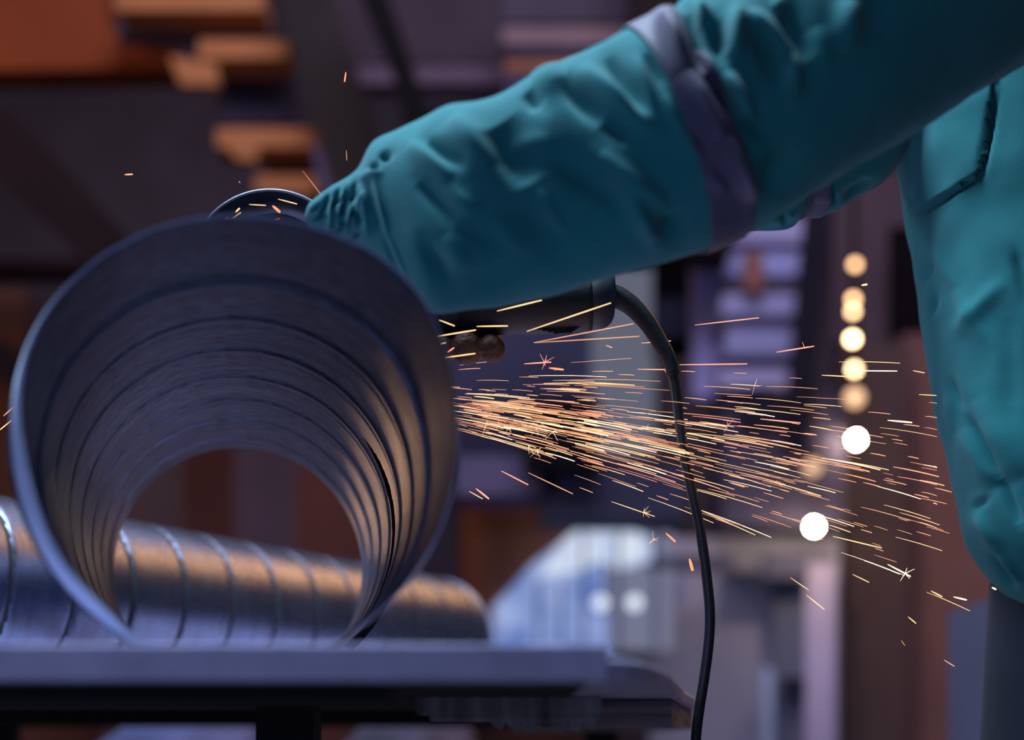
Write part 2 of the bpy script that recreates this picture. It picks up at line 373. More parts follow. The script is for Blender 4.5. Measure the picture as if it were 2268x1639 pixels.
# folds seen on the cloth: (x0, y0, x1, y1, width px, height m)
FO = [(1100, 275, 1180, 400, 34, -.010), (947, 311, 1035, 365, 13, -.006), (930, 394, 1013, 498, 15, -.006), (1013, 498, 1105, 545, 16, -.004), (939, 535, 993, 622, 14, -.006),
      (1242, 174, 1337, 265, 17, -.007), (1337, 265, 1395, 312, 16, -.006), (1167, 203, 1196, 240, 14, -.005), (1345, 120, 1428, 262, 13, -.007), (1262, 365, 1408, 470, 22, -.005),
      (1480, 470, 1500, 530, 22, -.006), (1040, 640, 1140, 600, 22, -.003), (1150, 440, 1240, 560, 26, -.005), (1215, 330, 1300, 400, 24, -.004),
      (1000, 262, 1082, 372, 26, .008), (905, 318, 1000, 400, 15, .005), (1283, 154, 1449, 290, 20, .008), (1325, 340, 1475, 460, 17, .007), (1366, 400, 1450, 530, 16, .009),
      (1120, 310, 1225, 320, 18, .003), (1190, 420, 1250, 520, 12, .003), (985, 410, 1060, 480, 14, .003), (1100, 480, 1150, 560, 14, .003), (1180, 190, 1250, 165, 24, .005), (985, 520, 1040, 600, 18, .004),
      (1474, 45, 1520, 170, 17, .011), (1520, 170, 1593, 304, 15, .011), (1593, 304, 1670, 435, 15, .012), (1521, 24, 1560, 154, 11, -.013), (1560, 154, 1632, 262, 12, -.012), (1632, 262, 1700, 350, 16, -.006),
      (1553, 20, 1566, 60, 12, .008), (1577, 45, 1594, 120, 13, -.007), (1636, 20, 1626, 135, 14, .010), (1609, 162, 1665, 275, 14, .009), (1660, 30, 1747, 121, 14, .009), (1747, 121, 1757, 215, 13, .008),
      (1674, 60, 1718, 175, 13, -.008), (1725, -20, 1800, 130, 20, -.008), (1735, -10, 1722, 25, 12, .006), (1885, 0, 1868, 113, 22, .007), (1800, 60, 1830, 160, 20, .004), (1690, 420, 1760, 330, 26, -.005), (1960, -20, 1930, 80, 30, -.004),
      (1430, 120, 1470, 190, 9, -.003), (1470, 210, 1510, 300, 10, .003), (1530, 280, 1570, 340, 10, -.003), (1560, 380, 1610, 420, 12, .003), (1410, 130, 1450, 240, 8, .003),
      (842, 352, 866, 338, 7, -.005), (822, 378, 838, 364, 6, -.005), (812, 395, 846, 520, 7, -.003), (826, 400, 858, 520, 4, .003), (858, 520, 905, 622, 4, .003), (848, 520, 893, 622, 6, -.003),
      (795, 400, 842, 380, 8, .003), (785, 455, 800, 500, 8, -.005), (800, 420, 812, 520, 8, .005)]
# elastic gathers at the cuff
for k, (gx, gy) in enumerate(((716, 470), (738, 462), (757, 470), (775, 458))):
    FO.append((gx + 14, gy - 42 - k * 4, gx - 4, gy + 10, 5, -.0055)); FO.append((gx + 22, gy - 30, gx + 8, gy + 42, 5, .004))
for (gx, gy, hx, hy) in ((690, 470, 712, 452), (695, 492, 728, 478), (735, 520, 760, 505), (742, 452, 760, 440), (745, 480, 770, 468), (752, 500, 778, 492), (765, 540, 800, 520), (770, 440, 800, 425), (778, 478, 790, 470)):
    FO.append((gx, gy, hx, hy, 4, -.004))
def loft(stations, nu, nv, folds, nz_amp=0.0022, nz_scale=14.0, seed=0.0):
    rows = []
    for (tx, ty, bx, by, d, rd) in spline(stations, nu):
        T = P(tx, ty, d); Bq = P(bx, by, d); c = (T + Bq) / 2; h = (T - Bq) / 2; hn = h.normalized()
        row = []
        for j in range(nv):
            a = 2 * PI * j / nv
            nrm = (hn * math.cos(a) / max(h.length, 1e-4) + Vector((0, -1, 0)) * math.sin(a) / rd).normalized()
            p = c + h * math.cos(a) + Vector((0, -1, 0)) * math.sin(a) * rd
            q = proj(p); dd = 0
            if math.sin(a) > -0.25:
                for (x0, y0, x1, y1, wd, ht) in folds:
                    if min(x0, x1) - 3 * wd < q[0] < max(x0, x1) + 3 * wd and min(y0, y1) - 3 * wd < q[1] < max(y0, y1) + 3 * wd:
                        ds, t = seg_dist(q, (x0, y0), (x1, y1))
                        dd += 1.5 * ht * math.exp(-(ds / wd) ** 2) * math.sin(PI * (0.03 + 0.94 * t)) ** 0.7
            else:
                dd += 0.004 * noise.noise(p * 22 + Vector((seed, 3, 1)))
            dd += nz_amp * noise.noise(p * nz_scale + Vector((seed, 0, 0))) + nz_amp * 0.4 * noise.noise(p * nz_scale * 3 + Vector((seed, 7, 0)))
            row.append(p + nrm * dd)
        rows.append(row)
    return rows
def rows_mesh(name, rows, m, parent, off=0.0, i0=0, i1=None, cap0=False, cap1=False):
    i1 = len(rows) - 1 if i1 is None else i1; nv = len(rows[0]); vs_ = []
    for i in range(i0, i1 + 1):
        cc = sum(rows[i], Vector()) / nv
        for p in rows[i]: vs_.append(p + (p - cc).normalized() * off)
    k = i1 - i0
    fs = [(i * nv + j, i * nv + (j + 1) % nv, (i + 1) * nv + (j + 1) % nv, (i + 1) * nv + j) for i in range(k) for j in range(nv)]
    if cap0: fs.append(tuple(range(nv - 1, -1, -1)))
    if cap1: fs.append(tuple(k * nv + j for j in range(nv)))
    return obj(name, vs_, fs, m, parent)
NU, NV = 540, 260
FO = [(a, b_, c_, e, wd * 1.3 if wd > 8 else wd * 1.15, ht) for (a, b_, c_, e, wd, ht) in FO]
rowsA = loft(ST, NU, NV, FO)
o = rows_mesh('sleeve', rowsA, teal, person, cap0=True); o['label'] = 'crumpled teal sleeve in front'
u = lambda s: int(NU * s / (len(ST) - 1))
o = rows_mesh('reflective_band', rowsA, purple, o, 0.0018, u(10.0), u(10.93)); o['label'] = 'greyish purple band on the front sleeve'
so = o.modifiers.new('solid', 'SOLIDIFY'); so.thickness = 0.0014; so.offset = 0
# second sleeve behind
ST2 = [(1010, 560, 1040, 640, 1.24, 0.03), (1100, 520, 1130, 640, 1.24, 0.035), (1250, 470, 1310, 596, 1.25, 0.04), (1400, 420, 1480, 540, 1.26, 0.045), (1500, 380, 1590, 520, 1.27, 0.048), (1570, 360, 1660, 506, 1.27, 0.05),
       (1640, 340, 1722, 500, 1.28, 0.05), (1670, 320, 1762, 490, 1.28, 0.052), (1700, 300, 1790, 464, 1.29, 0.052), (1760, 280, 1840, 459, 1.29, 0.055), (1800, 230, 1905, 430, 1.30, 0.058), (1870, 180, 1975, 382, 1.31, 0.06),
       (1960, 80, 2060, 290, 1.32, 0.065), (2100, -60, 2220, 170, 1.34, 0.07), (2300, -200, 2420, 40, 1.36, 0.08), (2460, -220, 2580, 20, 1.37, 0.08)]
FO2 = [(1730, 470, 1745, 500, 8, -.006), (1800, 440, 1850, 425, 10, .004), (1870, 440, 1930, 400, 12, -.005), (1700, 490, 1760, 470, 10, .005), (1850, 450, 1840, 420, 6, -.005)]
rowsB = loft(ST2, 260, 120, FO2, seed=9)
sl2 = rows_mesh('sleeve', rowsB, teal, person, cap0=True); sl2['label'] = 'second teal sleeve behind the front one'
u2 = lambda s: int(260 * s / (len(ST2) - 1))
o = rows_mesh('reflective_band', rowsB, purple, sl2, 0.0015, u2(7.8), u2(8.85))
so = o.modifiers.new('solid', 'SOLIDIFY'); so.thickness = 0.0012; so.offset = 0

# jacket: level rings, left outline in pixels
JL = [(-275, 2330), (-262, 2210), (-210, 2110), (-120, 2060), (0, 2030), (150, 1996), (310, 1985), (380, 1990), (450, 2000), (560, 2020), (700, 2040), (800, 2060), (950, 2086), (1050, 2106), (1110, 2120), (1180, 2134), (1230, 2158), (1290, 2205), (1340, 2252), (1360, 2285)]
JD = 1.33
FJ = [(2040, 470, 2176, 388, 4, -.006), (2176, 388, 2206, 210, 6, -.007), (2020, 420, 2016, 474, 7, -.005), (2005, 330, 2010, 470, 10, .003), (2062, 570, 2040, 625, 8, -.006), (2060, 550, 2110, 640, 12, .004), (2070, 650, 2060, 700, 8, -.005), (2110, 640, 2180, 760, 16, .004),
      (2248, 560, 2280, 680, 12, -.006), (2225, 620, 2110, 740, 20, .004), (2105, 840, 2130, 900, 8, -.005), (2150, 930, 2215, 1060, 10, -.009), (2215, 1060, 2260, 1160, 12, -.008), (2150, 1090, 2260, 1062, 20, -.003), (2150, 1130, 2190, 1100, 11, -.006), (2130, 950, 2200, 1080, 20, .006),
      (2165, 1140, 2215, 1230, 16, .008), (2195, 1230, 2245, 1300, 9, -.008), (2215, 1230, 2262, 1290, 10, .007), (2100, 880, 2110, 960, 10, .004), (2170, 880, 2260, 1060, 30, .006), (2235, 700, 2240, 900, 25, -.003)]
stn = []
for (y, x) in JL:
    rx = interp([(-275, .05), (-262, .11), (-210, .16), (-120, .19), (300, .215), (900, .20), (1200, .175), (1360, .13)], y)
    stn.append((x, y, rx, interp([(-275, .03), (-262, .07), (-210, .11), (-120, .13), (300, .15), (900, .145), (1250, .12), (1360, .10)], y)))
rowsJ = []
NJ, NJV = 360, 300
for (x, y, rx, ry) in spline(stn, NJ):
    pl = P(x, y, JD); row = []
    for j in range(NJV):
        a = 2 * PI * j / NJV
        ex = math.copysign(abs(math.cos(a)) ** 0.9, math.cos(a)); ey = math.copysign(abs(math.sin(a)) ** 0.9, math.sin(a))
        p = Vector((pl.x + rx - ex * rx, JD - 0.02 - ey * ry, pl.z)); nrm = Vector((-math.cos(a) / rx, -math.sin(a) / ry, 0)).normalized()
        q = proj(p); dd = 0
        if math.sin(a) > -0.3 and math.cos(a) > -0.4:
            for (x0, y0, x1, y1, wd, ht) in FJ:
                ds, t = seg_dist(q, (x0, y0), (x1, y1))
                if ds < 3 * wd: dd += ht * math.exp(-(ds / wd) ** 2) * math.sin(PI * (0.03 + 0.94 * t)) ** 0.7
        dd += 0.0035 * noise.noise(p * 9) + 0.0018 * noise.noise(p * 28)
        row.append(p + nrm * dd)
    rowsJ.append(row)
rowsJ.reverse()
jk = rows_mesh('jacket', rowsJ, teal, person, cap1=True)
# pocket flap stitched on the chest
poly = [(2002, 300), (2206, 150), (2196, 250), (2192, 330), (2174, 384), (2110, 424), (2042, 464), (2022, 470), (2012, 400)]
def inside(q):
    c_ = False; n = len(poly)
    for i in range(n):
        (x0, y0), (x1, y1) = poly[i], poly[(i + 1) % n]
        if (y0 > q[1]) != (y1 > q[1]) and q[0] < (x1 - x0) * (q[1] - y0) / (y1 - y0) + x0: c_ = not c_
    return c_
idx = {}; vs_ = []; fs = []
for i in range(NJ):
    for j in range(NJV):
        ring = [rowsJ[i][j], rowsJ[i][(j + 1) % NJV], rowsJ[i + 1][(j + 1) % NJV], rowsJ[i + 1][j]]
        cc = sum(ring, Vector()) / 4
        if cc.y < JD and inside(proj(cc)):
            f = []
            for (a, b_) in ((i, j), (i, (j + 1) % NJV), (i + 1, (j + 1) % NJV), (i + 1, j)):
                if (a, b_) not in idx:
                    p = rowsJ[a][b_]; ctr = sum(rowsJ[a], Vector()) / NJV; nn = (p - ctr).normalized()
                    idx[(a, b_)] = len(vs_); vs_.append(p + nn * 0.0028)
                f.append(idx[(a, b_)])
            fs.append(f)
if fs:
    o = obj('pocket_flap', vs_, fs, teal, jk); so = o.modifiers.new('solid', 'SOLIDIFY'); so.thickness = 0.003; so.offset = 0
# trousers
navy = mat('navy_cloth', (0.012, 0.016, 0.040, 1), 0.85, bump=0.4, bscale=600, sheen=0.1)
mb = MB()
for (x0, y0) in ((0.60, 1.36), (0.73, 1.36)):
    pts = [Vector((x0, y0, 0.96)), Vector((x0 - 0.004, y0, 0.85)), Vector((x0 - 0.012, y0, 0.72)), Vector((x0, y0, 0.5)), Vector((x0 + 0.01, y0 + 0.02, 0.3)), Vector((x0 + 0.02, y0 + 0.04, 0.06))]
    mb.tube(pts, [0.088, 0.090, 0.090, 0.075, 0.066, 0.058], 28)
mb.build('trousers', navy, person, True)
for x0 in (0.62, 0.75):
    mb = MB(); mb.tube([(x0, 1.46, 0.045), (x0 - 0.005, 1.40, 0.06), (x0 - 0.01, 1.33, 0.045), (x0 - 0.02, 1.24, 0.036), (x0 - 0.025, 1.19, 0.034)], [0.034, 0.045, 0.043, 0.034, 0.024], 16); mb.build('boot', mat('boot_leather', (0.02, 0.015, 0.012, 1), 0.6), person, True)
# body under the clothes, one continuous skinned figure (arms, trunk, legs)
def skin_fig(name, chain, edges, rads, m, parent, sub=1):
    o = obj(name, chain, [], m, parent, False)
    me = o.data; me.edges.add(len(edges)); me.edges.foreach_set('vertices', [k for e in edges for k in e]); me.update()
    sk = o.modifiers.new('skin', 'SKIN')
    for k, r in enumerate(rads): me.skin_vertices[0].data[k].radius = r if isinstance(r, tuple) else (r, r)
    me.skin_vertices[0].data[0].use_root = True
    sb = o.modifiers.new('sub', 'SUBSURF'); sb.levels = sub; sb.render_levels = sub
    return o
def mid(i, st): t = st[i]; return (P(t[0], t[1], t[4]) + P(t[2], t[3], t[4])) / 2
bv = [Vector((0.665, 1.33, 0.95)), Vector((0.66, 1.32, 1.12)), Vector((0.65, 1.31, 1.30)), Vector((0.66, 1.29, 1.44)), Vector((0.665, 1.28, 1.56))]
chain = bv + [mid(19, ST), mid(15, ST), mid(10, ST), mid(6, ST), mid(3, ST)] + [Vector((0.64, 1.35, 1.42)), mid(12, ST2), mid(8, ST2), mid(4, ST2), mid(1, ST2)] + [Vector((0.60, 1.36, 0.88)), Vector((0.60, 1.36, 0.5)), Vector((0.62, 1.40, 0.09)), Vector((0.73, 1.36, 0.88)), Vector((0.73, 1.36, 0.5)), Vector((0.75, 1.40, 0.09))]
edges = [(0, 1), (1, 2), (2, 3), (3, 4), (4, 5), (5, 6), (6, 7), (7, 8), (8, 9), (3, 10), (10, 11), (11, 12), (12, 13), (13, 14), (0, 15), (15, 16), (16, 17), (0, 18), (18, 19), (19, 20)]
rads = [.09, .09, .10, .08, .050, .042, .042, .042, .034, .014, .05, .045, .036, .030, .022, .07, .05, .035, .07, .05, .035]
skin_fig('body', chain, edges, rads, mat('skin', (0.45, 0.26, 0.19, 1), 0.6), person)
# leather gloves: palm and five fingers fused into one surface
leather = mat('brown_leather', (0.10, 0.042, 0.026, 1), 0.7, var=0.45, scale=90, bump=1.0, bscale=350)
def glove(name, palm, fingers, parent):
    mb = MB()
    for (pts, rr) in [palm] + fingers:
        sp = spline([tuple(p) + (r,) for p, r in zip(pts, rr)], 22)
        a = [Vector(p[:3]) for p in sp]; rads_ = [p[3] for p in sp]
        d0 = (a[0] - a[1]).normalized(); d1 = (a[-1] - a[-2]).normalized()
        a = [a[0] + d0 * rads_[0] * .9, a[0] + d0 * rads_[0] * .5] + a + [a[-1] + d1 * rads_[-1] * .5, a[-1] + d1 * rads_[-1] * .9]
        rads_ = [rads_[0] * .4, rads_[0] * .85] + rads_ + [rads_[-1] * .85, rads_[-1] * .4]
        mb.tube(a, rads_, 18)
    o = mb.build(name, leather, parent, True)
    rm = o.modifiers.new('fuse', 'REMESH'); rm.mode = 'VOXEL'; rm.voxel_size = 0.0016; rm.use_smooth_shade = True
    sm = o.modifiers.new('smooth', 'SMOOTH'); sm.iterations = 3; sm.factor = 0.5
    return o
G = lambda px, py, d: P(px, py, d)
# back hand: wrist behind the housing, fingers curl under and forward, two tips in view
fing = []
for (x, tipy, r, fx) in ((1088, 774, .0125, 1), (1034, 772, .0155, 0), (978, 776, .0130, 0), (935, 768, .0110, 0)):
    fing.append(([G(x - 12, 672, GD + .046), G(x - 6, 730, GD + .040), G(x, 768, GD + .020), G(x + 2, tipy, GD - .004), G(x - 2, tipy - 8, GD - .012)], [.012, .012, .0125, r, r * 0.92]))
fing.append(([G(1010, 640, GD + .045), G(960, 590, GD + .03), G(950, 578, GD), G(955, 588, GD - .02)], [.014, .013, .012, .010]))
o = glove('glove', ([G(1060, 585, GD + .075), G(1050, 640, GD + .055), G(1020, 690, GD + .048)], [.026, .026, .024]), fing, person)
o['label'] = 'brown leather glove with fingertips showing under the grinder'
# front hand, on the grinder's gear head behind the duct mouth
fing = []
for k in range(4):
    x = 640 + k * 18; fing.append(([G(x, 600 + k * 6, 1.09), G(x - 4, 640 + k * 6, 1.085), G(x - 2, 680 + k * 5, 1.13), G(x + 6, 700 + k * 4, 1.15)], [.011, .0105, .010, .0095]))
fing.append(([G(700, 560, 1.10), G(735, 590, 1.115), G(740, 600, 1.14)], [.012, .011, .010]))
glove('glove', ([G(715, 530, 1.105), G(700, 560, 1.11), G(682, 600, 1.112)], [.012, .022, .024]), fing, person)

# ------------------------------------------------------------------ sparks
def smat(name, col, e): return mat(name, (0.02, 0.01, 0.005, 1), 0.9, emit=e, ecol=col)
SPM = {'gold': smat('spark_gold', (1.0, 0.58, 0.26, 1), 1.7), 'peach': smat('spark_peach', (1.0, 0.44, 0.24, 1), 1.3), 'pink': smat('spark_pink', (1.0, 0.30, 0.22, 1), 1.7),
       'white': smat('spark_white', (1.0, 0.74, 0.44, 1), 2.6), 'dim': smat('spark_dim', (1.0, 0.42, 0.20, 1), 0.75), 'hot': smat('spark_hot', (1.0, 0.20, 0.085, 1), 2.4), 'faint': smat('spark_faint', (1.0, 0.50, 0.28, 1), 0.38)}
def spark_geo(mb, x0, y0, x1, y1, wpx, d, d1=None, burst=0, at=0.75, sag=0.0):
    d1 = d1 or d; L = math.hypot(x1 - x0, y1 - y0); nx, ny = -(y1 - y0) / L, (x1 - x0) / L
    r = wpx / 2 * d / F * 0.86
    pts = []
    for k in range(5):
        t = k / 4; s = sag * (1 - (2 * t - 1) ** 2)
        pts.append(P(x0 + (x1 - x0) * t, y0 + (y1 - y0) * t - s, d + (d1 - d) * t))
    mb.tube(pts, [r * 0.45, r * 0.85, r, r, r * 0.8], 5)
    for k in range(burst):
        a = random.uniform(-2.2, 2.2) + math.atan2(y1 - y0, x1 - x0); l = random.uniform(6, 24)
        bx, by = x0 + (x1 - x0) * at, y0 + (y1 - y0) * at
        mb.tube([P(bx, by, d), P(bx + math.cos(a) * l, by + math.sin(a) * l, d)], [r * 0.45, r * 0.2], 4)
SP = [  # isolated sparks: x0 y0 x1 y1 width colour burst label
 (276, 387, 294, 386, 4, 'peach', 0, 'short spark alone in the dark air at far left above the duct'),
 (766, 160, 763, 181, 4, 'hot', 0, 'small upright orange spark high above the duct, left of the sleeve'),
 (767, 333, 768, 355, 2.2, 'dim', 0, 'faint upright red spark just left of the cuff top'),
 (529, 402, 532, 405, 3, 'dim', 0, 'tiny red dot of a spark above the wheel guard'),
 (670, 378, 718, 440, 2, 'dim', 0, 'thin slanting spark ending at the tip of the cuff'),
 (604, 456, 620, 470, 6.5, 'hot', 0, 'thick bright red spark in front of the wheel guard'),
 (498, 482, 519, 487, 3, 'gold', 0, 'curved spark at the lower left of the wheel guard'),
 (509, 487, 534, 470, 2, 'gold', 0, 'thin rising spark at the lower left of the wheel guard'),
 (522, 470, 531, 461, 4, 'gold', 0, 'stubby spark at the left rim of the wheel guard'),
 (552, 453, 589, 455, 2.2, 'gold', 0, 'level thin spark under the top rim of the wheel guard'),
 (616, 441, 658, 452, 2.5, 'gold', 0, 'spark sloping down along the top rim of the wheel guard'),
 (607, 487, 620, 483, 1.6, 'dim', 0, 'faint spark low in the wheel guard just above the duct'),
 (8, 921, 40, 893, 3.6, 'peach', 0, 'upper of two parallel sparks left of the duct mouth'),
 (-4, 955, 31, 927, 3.2, 'gold', 0, 'lower of two parallel sparks left of the duct mouth'),
 (1101, 689, 1200, 665, 4, 'gold', 0, 'spark crossing the middle of the black grinder housing'),
 (1167, 734, 1353, 671, 3.6, 'gold', 0, 'longest spark rising across the grinder housing to its end cap'),
 (973, 709, 1007, 722, 3.4, 'gold', 0, 'short falling spark on the grinder housing beside the duct'),
 (1056, 723, 1125, 722, 3.6, 'gold', 0, 'level spark along the lower edge of the grinder housing'),
 (968, 745, 1054, 731, 3.8, 'gold', 0, 'spark skimming the top of the gloved fingers'),
 (1182, 759, 1403, 717, 2.4, 'peach', 0, 'upper of two long thin sparks under the grinder'),
 (1185, 759, 1416, 745, 2.2, 'peach', 0, 'lower of two long thin sparks under the grinder'),
 (1421, 760, 1486, 755, 3, 'pink', 0, 'pink spark crossing the thick part of the black cable'),
 (1342, 765, 1356, 770, 2.5, 'peach', 0, 'very short spark between the grinder and the cable'),
 (1539, 720, 1681, 704, 3, 'peach', 1, 'long spark high at right of the cable, rising slightly'),
 (1720, 780, 1803, 767, 3.6, 'pink', 2, 'forked pink spark left of the pendant lamps'),
 (987, 792, 1053, 783, 3.6, 'gold', 0, 'spark crossing the lower part of the gloved fingers'),
 (992, 780, 1006, 770, 3.4, 'pink', 0, 'short red spark on the gloved finger next to the duct'),
 (973, 762, 988, 759, 2.6, 'gold', 0, 'tiny spark between duct rim and glove'),
 (1161, 806, 1221, 802, 3.6, 'pink', 6, 'pink spark with a small burst below the grinder'),
 (1216, 815, 1248, 819, 5.5, 'hot', 0, 'thick red spark below the grinder, right of the small burst'),
 (1054, 1082, 1083, 1105, 5, 'pink', 0, 'thick red spark near the duct below the stream'),
 (1039, 1088, 1069, 1105, 2.4, 'gold', 0, 'thin spark beside the thick red one near the duct'),
 (1110, 1043, 1170, 1074, 3.4, 'pink', 0, 'pinkish falling spark just below the stream near the duct'),
 (1170, 1047, 1269, 1094, 2.4, 'peach', 0, 'long falling spark just below the stream'),
 (1354, 1111, 1450, 1144, 2.2, 'gold', 7, 'spark bursting into a fan of twigs below the stream, left of the cable'),
 (1475, 1181, 1496, 1200, 5, 'hot', 0, 'thick red spark left of the cable below the stream'),
 (1527, 1238, 1534, 1264, 8, 'hot', 0, 'fat orange ember falling upright just left of the cable'),
 (1437, 1205, 1450, 1193, 3, 'peach', 3, 'small pale crackling spark left of the cable below the stream'),
 (1908, 632, 1921, 630, 5.5, 'gold', 0, 'short spark between the top two pendant lamps'),
 (2197, 1301, 2206, 1306, 5, 'white', 0, 'spark touching the lower hem of the jacket'),
 (2062, 1309, 2087, 1322, 3.6, 'gold', 0, 'short falling spark at lower right, left of the pair by the hem'),
 (2112, 1322, 2141, 1329, 4.2, 'white', 0, 'nearly level bright spark at lower right by the jacket hem'),
 (2011, 1366, 2029, 1381, 3, 'gold', 0, 'lone short spark low on the reddish wall'),
 (1996, 1418, 2004, 1430, 2.4, 'dim', 0, 'faint red spark low on the reddish wall'),
 (2091, 1462, 2114, 1476, 2.4, 'peach', 0, 'lowest spark of all at the right'),
 (1750, 1279, 1791, 1307, 2, 'gold', 0, 'upper thin spark on the pale panel below the lowest lamp'),
 (1785, 1317, 1826, 1350, 2.6, 'gold', 0, 'lower thin spark on the pale panel below the lowest lamp'),
 (1845, 1188, 1953, 1214, 3, 'gold', 0, 'long spark running right from the lowest lamp'),
 (1966, 1250, 2017, 1277, 4, 'white', 4, 'bright spark with tiny burst on the reddish wall'),
 (1888, 1272, 1925, 1290, 2.4, 'gold', 0, 'thin spark below and left of the bright burst on the wall'),
 (1684, 928, 1773, 937, 3.6, 'pink', 0, 'bright pink spark in the upper stream right of the cable'),
 (1966, 931, 2020, 936, 4.2, 'white', 0, 'bright short level spark right of the white lamp'),
 (1887, 821, 1987, 822, 2.8, 'white', 0, 'level spark starting on the fourth lamp down'),
 (1820, 831, 1911, 836, 3, 'gold', 0, 'spark ending on the fourth lamp down'),
 (2022, 821, 2048, 826, 2.4, 'gold', 0, 'short spark left of the jacket at chest height'),
 (2035, 874, 2074, 876, 2.2, 'gold', 0, 'level thin spark touching the jacket edge'),
 (1505, 808, 1655, 806, 3.2, 'pink', 0, 'long level pink spark starting at the cable'),
 (1412, 818, 1492, 819, 3, 'pink', 3, 'pink forked spark crossing the end of the cable grip'),
 (1556, 1132, 1673, 1185, 2, 'gold', 0, 'long thin falling spark right of the cable under the stream'),
]
for (x0, y0, x1, y1, wd, col, bu, lab) in SP:
    mb = MB(); dd = 1.165 if (480 < x0 < 700 and y0 > 420) else (1.21 if x0 < 60 else 1.155 if (y0 < 800 and x0 < 1400 and x0 > 900) else 1.21)
    if x0 == 670: dd = 1.16
    spark_geo(mb, x0, y0, x1, y1, wd, dd, None, bu)
    tag(mb.build('spark', SPM[col]), lab, 'spark', 'stray sparks')
rnd = random.Random(21)
stream = []
def stream_spark():
    z = rnd.random()
    x = rnd.uniform(985, 1300) if z < .38 else rnd.uniform(1250, 1640) if z < .70 else rnd.uniform(1600, 2080)
    t = (x - 1010) / 1000
    wide = rnd.random() < 0.17
    s = (80 + 60 * t) if wide else (24 + 74 * t)
    y = 905 + 130 * t + 55 * t * t + rnd.gauss(0, 1) * s - (25 if wide else 0)
    y = y if y > 800 else 800 + rnd.random() * 90
    slope = (y - 862) / (x - 640) + rnd.gauss(0, .018) + 0.05 + .03 * t
    L = rnd.choice([26, 40, 55, 70, 90, 120, 160]) * rnd.uniform(.7, 1.3)
    if z > .7: L *= .75
    return x, y, x + L, y + slope * L, L
for k in range(470):
    x0, y0, x1, y1, L = stream_spark()
    if x1 > interp([(800, 2045), (950, 2078), (1100, 2110), (1250, 2150), (1400, 2250)], y1): x1 = min(x1, 2075); y1 = y0 + (y1 - y0) * (x1 - x0) / L
    if x1 - x0 < 8: continue
    col = rnd.choices(['gold', 'peach', 'pink', 'white', 'dim'], [34, 26, 8, 18, 18])[0]
    wd = rnd.choices([1.2, 1.7, 2.3, 3.1], [36, 38, 20, 6])[0]
    bu = rnd.choice([4, 6, 8]) if rnd.random() < 0.07 else 0
    stream.append((x0, y0, x1, y1, wd, col, bu, 1.205 + rnd.gauss(0, .012), rnd.gauss(0, .01), L))
stream.sort(key=lambda q: -q[4] * q[9])
NB = 300 - len(SP)
for q in stream[:NB]:
    mb = MB(); spark_geo(mb, *q[:5], q[7], q[7] + q[8], q[6], 0.6 + 0.3 * rnd.random(), q[9] * .012)
    if q[0] < 1490: lab, g = 'thin glowing spark streak in the dense stream between duct and cable', 'stream sparks left of the cable'
    elif q[0] < 1800: lab, g = 'thin glowing spark streak in the thinning stream right of the cable', 'stream sparks right of the cable'
    else: lab, g = 'thin glowing spark streak at the far end of the stream beside the teal jacket', 'stream sparks by the jacket'
    tag(mb.build('spark', SPM[q[5]]), lab, 'spark', g)
mb = MB()
for q in stream[NB:]: spark_geo(mb, *q[:5], q[7], q[7] + q[8], 0, .7, q[9] * .012)
for k in range(110):
    x0, y0, x1, y1, L = stream_spark()
    if x1 < 1990: spark_geo(mb, x0, y0, x1, y1, rnd.choice([0.9, 1.2]), 1.20 + rnd.gauss(0, .012))
tag(mb.build('fine_sparks', SPM['peach']), 'countless hair-thin faint sparks filling the stream between the thicker ones', 'sparks', None, 'stuff')

# ------------------------------------------------------------------ workshop behind
def bgm(name, r, g, b, k=1.0, rough=0.8, var=0.12, metal=0.0):
    c_ = srgb(r, g, b); return mat(name, (min(c_[0] * k, .9), min(c_[1] * k, .9), min(c_[2] * k, .9), 1), rough, metal, var, 1.5, spec=0.1)
def pbox(mb, x0, y0, x1, y1, d, th=0.15):     # a box whose front face spans these bounds at distance d
    a = P(x0, y1, d); b_ = P(x1, y0, d); mb.box((a.x, d, a.z), (b_.x, d + th, b_.z))
def ppoly(mb, pts, d, th=0.15): mb.prism([P(x, y, d) for x, y in pts], (0, th, 0))
K = 1.5
exec_later = []
def bg_thing(name, polys, m, label, cat, d, th=0.15, group=None):
    mb = MB()
    for p in polys:
        if len(p) == 4 and not isinstance(p[0], tuple): pbox(mb, *p, d, th)
        else: ppoly(mb, p, d, th)
    return tag(mb.build(name, m), label, cat, group)
def bg_struct(name, polys, m, d, th=0.15):
    o = bg_thing(name, polys, m, None, None, d, th); tag(o, kind='structure'); return o
FLOORY = lambda d: HY + CAM_Z * F / d
